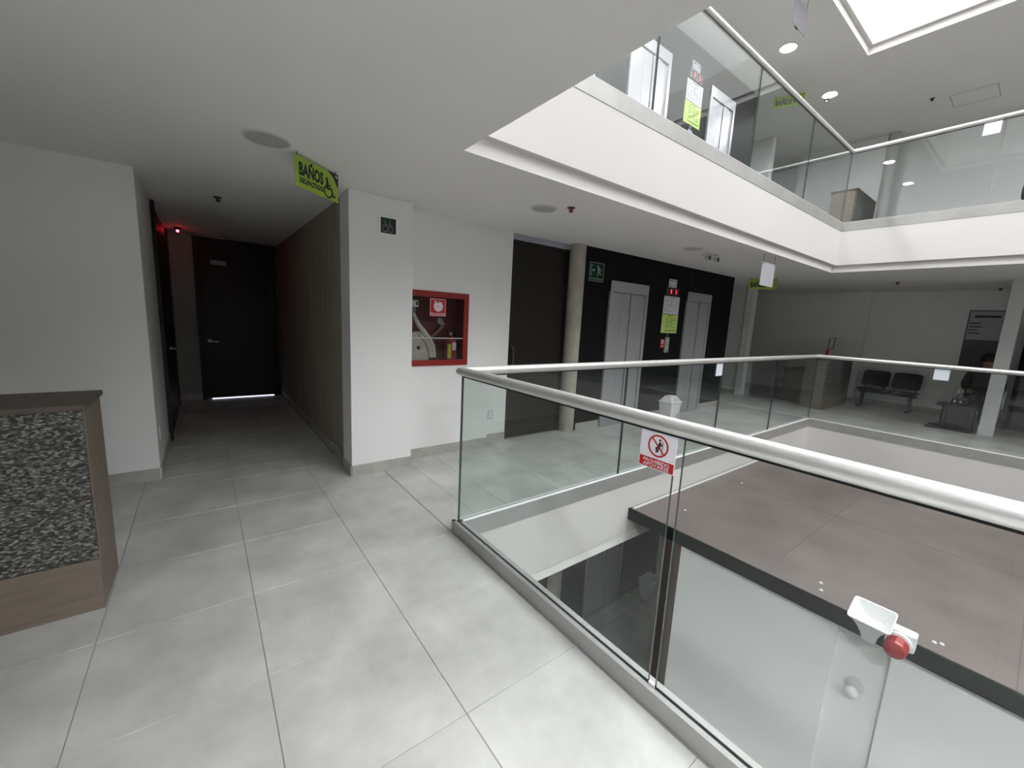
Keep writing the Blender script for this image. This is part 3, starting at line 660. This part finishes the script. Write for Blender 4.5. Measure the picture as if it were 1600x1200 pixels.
for x, lb in ((1.2, 'lit round ceiling lamp over the upper waiting area'), (3.6, 'lit round ceiling lamp at the outer end of the upper waiting area')):
    downlight(x, 10.3, CZ + S, lb, True, 'lit lamps over the upper far gallery', .115)
for x, lb in ((.92, 'unseen added ceiling lamp one storey below, brightening the white room wall'), (2.9, 'unseen added ceiling lamp one storey below, at the outer end of the white room')):
    downlight(x, .35, CZ - S, lb, True, 'added ceiling lamps one storey below', .115)  # out-of-view lamps added to brighten the white wall of the room below
def sensor(x, y, z, lb, mt, cat='detector', nm='smoke_detector'):
    t = thing(nm, lb, cat, (x, y, z)); MB().lathe([(.035, 0), (.035, -.006), (.02, -.012), (0, -.012)], (x, y, z), seg=18).build('base', DARKM, t, smooth=True)
    MB().lathe([(.012, -.012), (.02, -.03), (.016, -.042), (0, -.044)], (x, y, z), seg=14).build('head', mt, t, smooth=True)
sensor(-2.745, 2.66, CZ, 'tiny red sprinkler head on the ceiling beside the unlit lamp above the hose cabinet', REDSENS, 'sprinkler', 'sprinkler_head')
sensor(-4.954, .18, CZ, 'dark sprinkler head on the corridor ceiling', DARKM, 'sprinkler', 'sprinkler_head')
sensor(-1.85, 10.03, CZ, 'dark sprinkler head on the ceiling above the waiting bench', REDSENS, 'sprinkler', 'sprinkler_head')
sensor(-.73, 11.7, CZ, 'dark sprinkler head on the ceiling by the square white column', DARKM, 'sprinkler', 'sprinkler_head')
sensor(-2.783, 6.743, CZ + S, 'dark sprinkler head upstairs under the hung grey sheet', DARKM, 'sprinkler', 'sprinkler_head')
sensor(-3.12, 9.15, CZ + S, 'dark sprinkler head upstairs beside the farther lit lamp', DARKM, 'sprinkler', 'sprinkler_head')
sensor(-1.93, 10.40, CZ + S, 'dark sprinkler head upstairs beside the ceiling hatch', DARKM, 'sprinkler', 'sprinkler_head')
sensor(-7.65, .3, CZ, 'dim sprinkler head on the ceiling before the end door', PLASTG, 'sprinkler', 'sprinkler_head')
t = thing('ceiling_hatch', 'flush access hatch in the upper ceiling', 'hatch', (-1.45, 10.75, CZ + S))
m = MB(); z = CZ + S
for a, b in (((-1.74, 10.5), (-1.18, 10.515)), ((-1.74, 11.05), (-1.18, 11.065)), ((-1.74, 10.515), (-1.725, 11.05)), ((-1.195, 10.515), (-1.18, 11.05))): m.box((a[0], a[1], z - .003), (b[0], b[1], z))
m.build('frame', LAMPOFF, t); MB().box((-1.72, 10.52, z - .002), (-1.20, 11.045, z)).build('panel', CEIL, t)
t = thing('emergency_lamp', 'twin-head emergency lamp on the ceiling before the lifts', 'lamp', (-2.96, 5.5, CZ))
MB().box((-3.01, 5.40, CZ - .04), (-2.91, 5.66, CZ)).build('body', PLASTG, t, bevel=.008)
for y in (5.42, 5.64): 
    MB().lathe([(.022, -.03), (.034, .0), (.036, .03), (.0, .03)], (-2.94, y, CZ - .066), 'x', 18).build('lamp_head', PLASTG, t, smooth=True)
    MB().lathe([(.0, .0305), (.030, .0305), (.030, .034), (0, .034)], (-2.94, y, CZ - .066), 'x', 18).build('lens', DARKM, t)
MB().lathe([(0, 0), (.008, 0), (.008, .008), (0, .008)], (-2.91, 5.53, CZ - .02), 'x', 10).build('pilot_light', REDSENS, t)
t = thing('alarm_light', 'small ceiling alarm with a glowing red lamp in the dark corridor', 'lamp', (-7.33, -.2, CZ))
MB().lathe([(.04, 0), (.04, -.02), (.028, -.035), (0, -.035)], (-7.33, -.2, CZ), seg=20).build('base', DARKM, t, smooth=True)
MB().lathe([(.0, -.034), (.012, -.036), (.016, -.05), (.010, -.062), (0, -.064)], (-7.33, -.2, CZ), seg=14).build('red_lamp', LEDR, t, smooth=True)
ld = bpy.data.lights.new('red_lamp_light', 'POINT'); ld.energy = .002; ld.color = (1, .03, .04); ld.shadow_soft_size = .01; lo = bpy.data.objects.new('red_lamp_light', ld); COL.objects.link(lo); lo.parent = t; lo.location = (.02, .01, -.07)

# ------------------------------------------------------------------ wall plates
def outlet(F, lb, w=.075, h=.115):
    t = thing('wall_socket', lb, 'socket', F(0, 0)); MB().prism(F, rect(-w / 2, 0, w / 2, h), 0, .008).build('plate', PLASTG, t, bevel=.002)
    m = MB(); m.prism(F, rect(-w * .28, h * .2, w * .28, h * .8), .008, .009); m.build('socket_face', PLAST, t)
outlet(frame((-3.974, 2.728, .285), (0, 1, 0), (0, 0, 1)), 'white wall socket low on the wall beside the dark door')
outlet(frame((-4.60, -.356, .31), (-1, 0, 0), (0, 0, 1)), 'white wall socket low on the corridor wall')

# ------------------------------------------------------------------ bins
def bin_(x, y, z, lb):
    t = thing('swing_bin', lb, 'bin', (x, y, z))
    def taper(m, w0, d0, z0, w1, d1, z1): m.add([(x - d0, y - w0, z0), (x + d0, y - w0, z0), (x + d0, y + w0, z0), (x - d0, y + w0, z0), (x - d1, y - w1, z1), (x + d1, y - w1, z1), (x + d1, y + w1, z1), (x - d1, y + w1, z1)], [(0, 3, 2, 1), (4, 5, 6, 7), (0, 1, 5, 4), (1, 2, 6, 5), (2, 3, 7, 6), (3, 0, 4, 7)])
    m = MB(); taper(m, .108, .09, z + .002, .135, .115, z + .34); m.build('body', PLAST, t, bevel=.015)
    m = MB(); m.box((x - .123, y - .145, z + .335), (x + .123, y + .145, z + .36)); m.build('rim', PLAST, t, bevel=.01)
    m = MB(); taper(m, .132, .11, z + .358, .08, .055, z + .445); m.build('lid', PLAST, t, bevel=.015)
    m = MB(); m.add([(x + .107, y - .09, z + .375), (x + .107, y + .09, z + .375), (x + .075, y + .06, z + .428), (x + .075, y - .06, z + .428)], [(0, 1, 2, 3)]); m.build('flap', PLASTG, t)
    F = frame((x + .112, y + .015, z + .06), (0, 1, 0), (.08, 0, 1)); m = MB(); m.prism(F, rect(.02, 0, .085, .13), 0, .003); b = m.build('recycling_sticker', PLASTG, t)
    m = MB(); lines(m, F, .028, .01, .08, .12, 5, 2, .0035, 11, .5); m.build('print', INKG, b)
bin_(-3.47, 5.80, 0, 'white plastic swing-lid bin standing between the lifts on this storey')
bin_(-3.56, 5.92, -S, 'white swing-lid bin between the lifts one storey below')

# ------------------------------------------------------------------ room built in the void below
RZ, RY, RYE = -.30, 3.285, 6.6
m = MB(); m.box((FX + .005, RY + .02, RZ - .06), (FXR - .02, RYE, RZ))
roof = struct('roof_lower_room', m, ROOF, 'dark grey-brown sheet roof of the room built in the void below')
m = MB(); m.box((FX + .03, RY + .024, RZ), (FX + .05, RYE - .005, RZ + .012)); m.build('wall_flashing', PLASTG, roof)
for x in (-1.05, .17, 1.39, 2.6):
    MB().box((x - .003, RY + .03, RZ), (x + .003, RYE - .005, RZ + .0006)).build('roof_seam', SEAM, roof)
MB().box((FX + .05, 5.0, RZ), (FXR - .03, 5.006, RZ + .0006)).build('roof_seam', SEAM, roof)
for (x, y) in ((-1.95, 3.75), (-1.98, 5.05), (-.75, 3.52), (-.72, 3.42), (-.15, 3.42), (-.12, 3.44), (.5, 4.4)):
    MB().lathe([(.012, 0), (.010, .006), (0, .008)], (x, y, RZ), seg=10).build('roof_screw', PLASTG, roof)
struct('trim_5', MB().box((FX - .0, RY, RZ - .112), (FXR - .02, RY + .022, RZ + .004)), BLACKE, 'black edge strip of the dark roof below', bevel=.002)
# flashing edge end
wy = RY + .045
struct('wall_lower_room', wbox(((-1.725, wy, -S), (-.578, wy + .1, RZ - .06)), ((-.578, wy + .03, -S), (-.302, wy + .1, RZ - .06)), ((-.302, wy, -S), (FXR, wy + .1, RZ - .06))), WHITE, 'white wall of the room built in the void below')
struct('trim_6', MB().box((-1.93, wy - .005, -S), (-1.725, wy + .10, RZ - .06)), BRONZE, 'dark bronze post at the edge of the white room below', bevel=.003)
struct('wall_lower_room_back', MB().box((-1.72, RYE - .13, -S), (FXR, RYE - .03, RZ - .06)), WHITE, 'white back wall of the room built in the void below')
struct('wall_lower_side', MB().box((-1.80, wy + .1, -S), (-1.72, RYE - .03, RZ - .06)), DOOR, 'dark side wall of the room built in the void below')
# alarm horn with strobe
t = thing('alarm_horn', 'white alarm horn with rectangular flared mouth on the edge of the dark roof below', 'alarm', (-.42, RY, -.22))
m = MB()
def loop(cx, cy, cz, w, d, n=5, r=.018):
    P = []
    for (sx, sy) in ((1, 1), (-1, 1), (-1, -1), (1, -1)):
        a0 = {(1, 1): 0, (-1, 1): 90, (-1, -1): 180, (1, -1): 270}[(sx, sy)]
        for k in range(n):
            a = math.radians(a0 + 90 * k / (n - 1)); P.append((cx + sx * (w - r) + r * math.cos(a), cy + sy * (d - r) + r * math.sin(a), cz))
    return P
def loft(m, loops):
    n = len(loops[0]); v = [p for L in loops for p in L]; f = []
    for i in range(len(loops) - 1):
        for k in range(n): f.append((i * n + k, i * n + (k + 1) % n, (i + 1) * n + (k + 1) % n, (i + 1) * n + k))
    m.add(v, f); return f
hx, hy = -.405, RY - .082
Ls = [loop(hx, hy, -.36, .035, .025, r=.02), loop(hx, hy, -.31, .042, .032, r=.02), loop(hx, hy, -.25, .06, .045), loop(hx, hy, -.20, .082, .062), loop(hx, hy, -.172, .103, .078), loop(hx, hy, -.165, .103, .078), loop(hx, hy, -.166, .097, .072), loop(hx, hy, -.20, .076, .056), loop(hx, hy, -.235, .05, .036)]
Ls = [[(p[0], p[1] - .22 * max(0, p[2] + .36), p[2] + (p[1] - hy) * .45 * min(1, (p[2] + .36) / .12)) for p in L] for L in Ls]
loft(m, Ls); n = len(Ls[0]); m.f.append(tuple(range(n - 1, -1, -1))); m.m.append(0); m.f.append(tuple(range(8 * n, 9 * n))); m.m.append(0)
m.build('horn', PLAST, t, smooth=True)
MB().lathe([(.026, -.234), (.026, -.222), (.014, -.208), (0, -.206)], (hx, hy - .028, 0), seg=18).build('horn_plug', WSIGN, t, smooth=True)
MB().box((hx - .03, hy + .02, -.345), (hx + .03, RY, -.29)).build('bracket', PLAST, t, bevel=.004)
t = thing('strobe_light', 'red ribbed alarm beacon on a white box beside the horn', 'lamp', (-.26, RY, -.3))
bx_, by_ = -.265, RY - .045
MB().box((bx_ - .055, by_ - .03, -.325), (bx_ + .058, RY, -.215)).build('base', PLAST, t, bevel=.01)
MB().lathe([(.06, 0), (.06, .02), (.054, .022)], (bx_ - .012, by_ - .03, -.285), 'y', 28).build('collar', PLAST, t, smooth=True)
o = t.children[-1]
for v in o.data.vertices: v.co.y = -2 * (0) + (2 * (by_ - .03 - RY)) - v.co.y
o.data.flip_normals()
prof = [(.052, 0)]
for k in range(6): prof += [(.053, -.012 - k * .011), (.050, -.016 - k * .011)]
prof += [(.047, -.088), (.034, -.094), (0, -.094)]
MB().lathe(prof, (bx_ - .012, by_ - .03 - .018, -.292), 'y', 28).build('red_lens', CLRED, t, smooth=True)
t = thing('dome_camera', 'round white ball fitting on the white wall strip below the alarm horn', 'camera', (-.44, wy + .03, -.83))
MB().lathe([(.05, 0), (.05, -.012), (.04, -.018), (0, -.018)], (-.44, wy + .03, -.80), 'y', 24).build('plate', PLASTG, t, smooth=True)
m = MB(); prof = [(.036 * math.sin(a), -.036 * math.cos(a)) for a in [PI * k / 12 for k in range(13)]]; m.lathe(prof, (-.445, wy - .015, -.835), 'z', 20); m.build('ball', PLAST, t, smooth=True)

# ------------------------------------------------------------------ far waiting area
def bench(loc, lb):
    t = thing('beam_bench', lb, 'bench', loc); X, Y, Z = loc
    MB().box((X - .02, Y - .02, Z + .30), (X + .92, Y + .04, Z + .35)).build('beam', SEATF, t, bevel=.005)
    for k in (0, 1):
        x0 = X - .02 + k * .50; w = .45
        m = MB(); m.box((x0, Y - .27, Z + .375), (x0 + w, Y + .17, Z + .405)); m.build('seat', SEAT, t, bevel=.014)
        m = MB(); v = []; n = 8
        for i in range(n + 1):
            u = i / n; xx = x0 + w * u; dy = .04 * (2 * u - 1) ** 2
            ins = .03 * max(0, abs(2 * u - 1) - .8) / .2
            for (zz, yy) in ((.44 + ins, .15), (.78 - ins, .26)):
                v += [(xx, Y + yy - dy, Z + zz), (xx, Y + yy + .03 - dy, Z + zz)]
        f = []
        for i in range(n):
            a = 4 * i; b = a + 4
            f += [(a, b, b + 2, a + 2), (a + 1, a + 3, b + 3, b + 1), (a, a + 1, b + 1, b), (a + 2, b + 2, b + 3, a + 3)]
        f += [(0, 2, 3, 1), (4 * n, 4 * n + 1, 4 * n + 3, 4 * n + 2)]
        m.add(v, f); m.build('backrest', SEAT, t, smooth=True)
        MB().tube([(x0 + .06, Y + .12, Z + .37), (x0 + .06, Y + .18, Z + .45)], .012).tube([(x0 + w - .06, Y + .12, Z + .37), (x0 + w - .06, Y + .18, Z + .45)], .012).build('back_bracket', SEATF, t, smooth=True)
    for x in (X + .06, X + .84):
        m = MB(); m.box((x - .03, Y - .015, Z + .03), (x + .03, Y + .035, Z + .31)); m.build('leg', SEATF, t, bevel=.004)
        m = MB(); m.box((x - .03, Y - .28, Z + .002), (x + .03, Y + .28, Z + .035)); m.build('foot', SEATF, t, bevel=.008)
    return t
bench((-2.43, 11.62, 0), 'two-seat black beam bench against the far white wall')
t = thing('low_table', 'low black table beside the square white column, in front of the seated person', 'table', (-.75, 10.35, 0))
MB().box((-1.06, 10.04, .40), (-.56, 10.46, .43)).build('table_top', SEAT, t, bevel=.006)
for (x, y) in ((-.97, 10.06), (-.97, 10.38), (-.65, 10.38), (-.65, 10.06)): MB().box((x, y, .03), (x + .05, y + .05, .40)).build('leg', SEATF, t, bevel=.003)
for y in (10.05, 10.37): MB().box((-1.14, y, .002), (-.58, y + .07, .03)).build('foot', SEATF, t, bevel=.006)
MB().box((-.91, 10.07, .06), (-.66, 10.09, .399)).build('modesty_panel', SEATF, t)
t = thing('handbag', 'small dark bag with two pale marks on the low black table', 'bag', (-.80, 10.26, .431))
MB().box((-.90, 10.20, .431), (-.70, 10.32, .56)).build('body', SEATF, t, bevel=.02); m = MB(); m.box((-.87, 10.196, .47), (-.845, 10.2, .51)); m.box((-.80, 10.196, .47), (-.775, 10.2, .51)); m.build('clasp', PLASTG, t)
MB().tube([(-.85, 10.26, .55), (-.83, 10.26, .62), (-.77, 10.26, .62), (-.75, 10.26, .55)], .008).build('handle', SEATF, t, smooth=True)
# chair for the person
t = thing('armchair', 'dark chair with a pale curved arm holding the seated person', 'chair', (-.62, 11.0, 0))
MB().box((-.86, 10.78, .41), (-.38, 11.22, .45)).build('seat', SEAT, t, bevel=.012); MB().box((-.85, 11.20, .50), (-.39, 11.24, .90)).build('backrest', SEAT, t, bevel=.012)
for (x, y) in ((-.84, 10.8), (-.40, 10.8), (-.84, 11.2), (-.40, 11.2)): MB().tube([(x, y, .002), (x, y, .415 if y < 11 else .88)], .014).build('leg', SEATF, t, smooth=True)
MB().tube([(-.88, 10.80, .40), (-.885, 10.80, .52), (-.885, 10.84, .62), (-.885, 10.95, .66), (-.88, 11.2, .66)], .016).build('arm', PLASTG, t, smooth=True)
MB().tube([(-.36, 10.80, .40), (-.355, 10.80, .52), (-.355, 10.84, .62), (-.355, 10.95, .66), (-.36, 11.2, .66)], .016).build('arm', PLASTG, t, smooth=True)

def skin_mesh(name, verts, edges, radii, mat_, parent, root=0, sub=2):
    me = bpy.data.meshes.new(name); me.from_pydata([tuple(v) for v in verts], edges, [])
    o = bpy.data.objects.new(name, me); COL.objects.link(o); o.parent = parent
    md = o.modifiers.new('skin', 'SKIN'); md.use_smooth_shade = True
    for i, d in enumerate(me.skin_vertices[0].data): d.radius = radii[i] if isinstance(radii[i], tuple) else (radii[i], radii[i]); d.use_root = (i == root)
    s2 = o.modifiers.new('sub', 'SUBSURF'); s2.levels = sub; s2.render_levels = sub
    me.materials.append(mat_); return o
t = thing('person', 'person in dark clothes sitting beside the square white column behind the low table', 'person', (-.63, 10.98, 0))
# joints, local to the chair: person faces -y
J = dict(pel=(0, .06, .52), wai=(0, .09, .68), che=(0, .09, .88), nck=(0, .07, 1.03), hb=(0, .04, 1.10), hd=(0, .02, 1.20), ht=(0, .03, 1.28),
         sl=(-.17, .08, .98), el=(-.22, .0, .73), wl=(-.14, -.20, .66), sr=(.17, .08, .98), er=(.22, .0, .73), wr=(.14, -.20, .66),
         hl=(-.09, .02, .50), kl=(-.10, -.36, .50), al=(-.10, -.33, .09), tl=(-.10, -.45, .045), hr=(.09, .02, .50), kr=(.10, -.36, .50), ar=(.10, -.33, .09), tr=(.10, -.45, .045))
RD = dict(pel=(.15, .11), wai=(.135, .10), che=(.165, .11), nck=.055, hb=.055, hd=(.075, .09), ht=(.055, .065), sl=.06, el=.045, wl=.03, sr=.06, er=.045, wr=.03, hl=.085, kl=.062, al=.042, tl=.035, hr=.085, kr=.062, ar=.042, tr=.035)
K = list(J); E_ = [('pel', 'wai'), ('wai', 'che'), ('che', 'nck'), ('nck', 'hb'), ('hb', 'hd'), ('hd', 'ht'), ('che', 'sl'), ('sl', 'el'), ('el', 'wl'), ('che', 'sr'), ('sr', 'er'), ('er', 'wr'), ('pel', 'hl'), ('hl', 'kl'), ('kl', 'al'), ('al', 'tl'), ('pel', 'hr'), ('hr', 'kr'), ('kr', 'ar'), ('ar', 'tr')]
verts = [J[k] for k in K]; radii = [RD[k] for k in K]; edges = [(K.index(a), K.index(b)) for a, b in E_]
def addv(p, r, par): verts.append(p); radii.append(r); edges.append((par, len(verts) - 1)); return len(verts) - 1
for s, w in ((-1, 'wl'), (1, 'wr')):
    wx, wy_, wz = J[w]; pm = addv((wx - s * .02, wy_ - .06, wz - .01), (.035, .016), K.index(w))
    for k, ln in enumerate((.060, .068, .064, .050)):
        bx0 = wx - s * .02 + (k - 1.5) * .019
        a = addv((bx0, wy_ - .10, wz - .012), .0095, pm); b = addv((bx0, wy_ - .10 - ln * .5, wz - .022), .0088, a); addv((bx0, wy_ - .10 - ln * .8, wz - .04), .008, b)
    a = addv((wx - s * .06, wy_ - .065, wz + .0), .010, pm); addv((wx - s * .072, wy_ - .095, wz - .01), .009, a)
skin_mesh('body', verts, edges, radii, SKIN, t)
JK = ['pel', 'wai', 'che', 'nck', 'sl', 'el', 'wl', 'sr', 'er', 'wr', 'hl', 'kl', 'al', 'hr', 'kr', 'ar']
ed = [(JK.index(a), JK.index(b)) for a, b in E_ if a in JK and b in JK]
ex = lambda r: (r[0] + .016, r[1] + .016) if isinstance(r, tuple) else r + .016
skin_mesh('clothes', [J[k] if k not in ('nck',) else (0, .08, 1.0) for k in JK], ed, [ex(RD[k]) for k in JK], CLOTH, t)
m = MB(); prof = [(.105 * math.sin(a), .115 * math.cos(a)) for a in [PI * .62 * k / 10 for k in range(11)]][::-1]
m.lathe(prof, (-.63, 11.035, 1.215), seg=24); m.build('hair', HAIR, t, smooth=True)
m = MB()
for s in (-1, 1): m.lathe([(0, -.008), (.010, -.004), (.010, .004), (0, .008)], (-.63 + s * .032, 10.918, 1.20), 'y', 12)
m.build('eye', INK, t, smooth=True)
m = MB(); m.add([(-.63, 10.925, 1.205), (-.645, 10.915, 1.165), (-.615, 10.915, 1.165), (-.63, 10.888, 1.168), (-.63, 10.915, 1.158)], [(0, 1, 3), (0, 3, 2), (1, 4, 3), (3, 4, 2)]); m.build('nose', SKIN, t)
MB().tube([(-.655, 10.915, 1.135), (-.63, 10.905, 1.132), (-.605, 10.915, 1.135)], .006).build('mouth', mat('lips', (.22, .08, .07), .6), t, smooth=True)
# notice panel and dark glazing on the far wall
t = thing('notice_board', 'tall dark notice panel with pale text block on the far wall', 'notice', (-.86, 12.04, .9))
F = frame((-1.08, 12.058, 0), (1, 0, 0), (0, 0, 1)); MB().prism(F, rect(0, .95, .50, 2.12), 0, .012).build('panel', BOARD, t)
m = MB(); m.prism(F, rect(.02, 1.55, .48, 2.10), .012, .014); m.build('pale_sheet', mat('grey_print', (.45, .45, .48), .7), t)
m = MB(); m.prism(F, rect(.08, 1.98, .42, 2.02), .014, .0145); lines(m, F, .04, 1.58, .25, 1.90, 5, 1, .0145, 21, .3); m.build('print', INK, t)
w = struct('window_1', wbox(((-.30, 11.32, 0), (X1 - .2, 11.36, HT))), mat('dark_tinted_glazing', (.018, .021, .021), .08, spec=.6), 'dark tinted glazed partition beyond the far balustrade')
MB().box((-.30, 11.30, 0), (-.24, 11.38, HT)).box((1.2, 11.30, 0), (1.26, 11.38, HT)).build('window_frame', BLACKE, w)

# office chair upstairs
t = thing('office_chair', 'black office chair with rounded padded back upstairs behind the upper far glass', 'chair', (-.42, 10.6, S))
m = MB(); v = []; n = 14
P2 = [(.25 * math.copysign(abs(math.cos(a)) ** .7, math.cos(a)), .72 + .24 * math.copysign(abs(math.sin(a)) ** .7, math.sin(a))) for a in [2 * PI * k / 28 for k in range(28)]]
F = frame((-.42, 10.42, S), (1, 0, 0), (0, 0, 1)); m.prism(F, P2, -.07, 0.); m.build('backrest', SEAT, t, bevel=.015, smooth=True)
MB().box((-.66, 10.48, S + .43), (-.18, 10.92, S + .50)).build('seat', SEAT, t, bevel=.025, smooth=True)
MB().tube([(-.42, 10.66, S + .06), (-.42, 10.66, S + .43)], .03).build('column', SEATF, t, smooth=True)
MB().tube([(-.42, 10.60, S + .45), (-.42, 10.40, S + .45), (-.42, 10.42, S + .6)], .02).build('back_post', SEATF, t, smooth=True)
for k in range(5):
    a = 2 * PI * k / 5; MB().tube([(-.42, 10.66, S + .09), (-.42 + .28 * math.cos(a), 10.66 + .28 * math.sin(a), S + .06)], [.025, .015]).build('base_leg', SEATF, t, smooth=True)
    MB().lathe([(.0, -.018), (.03, -.018), (.03, .018), (0, .018)], (-.42 + .28 * math.cos(a), 10.66 + .28 * math.sin(a), S + .032), 'x', 14).build('castor', SEATF, t, smooth=True)
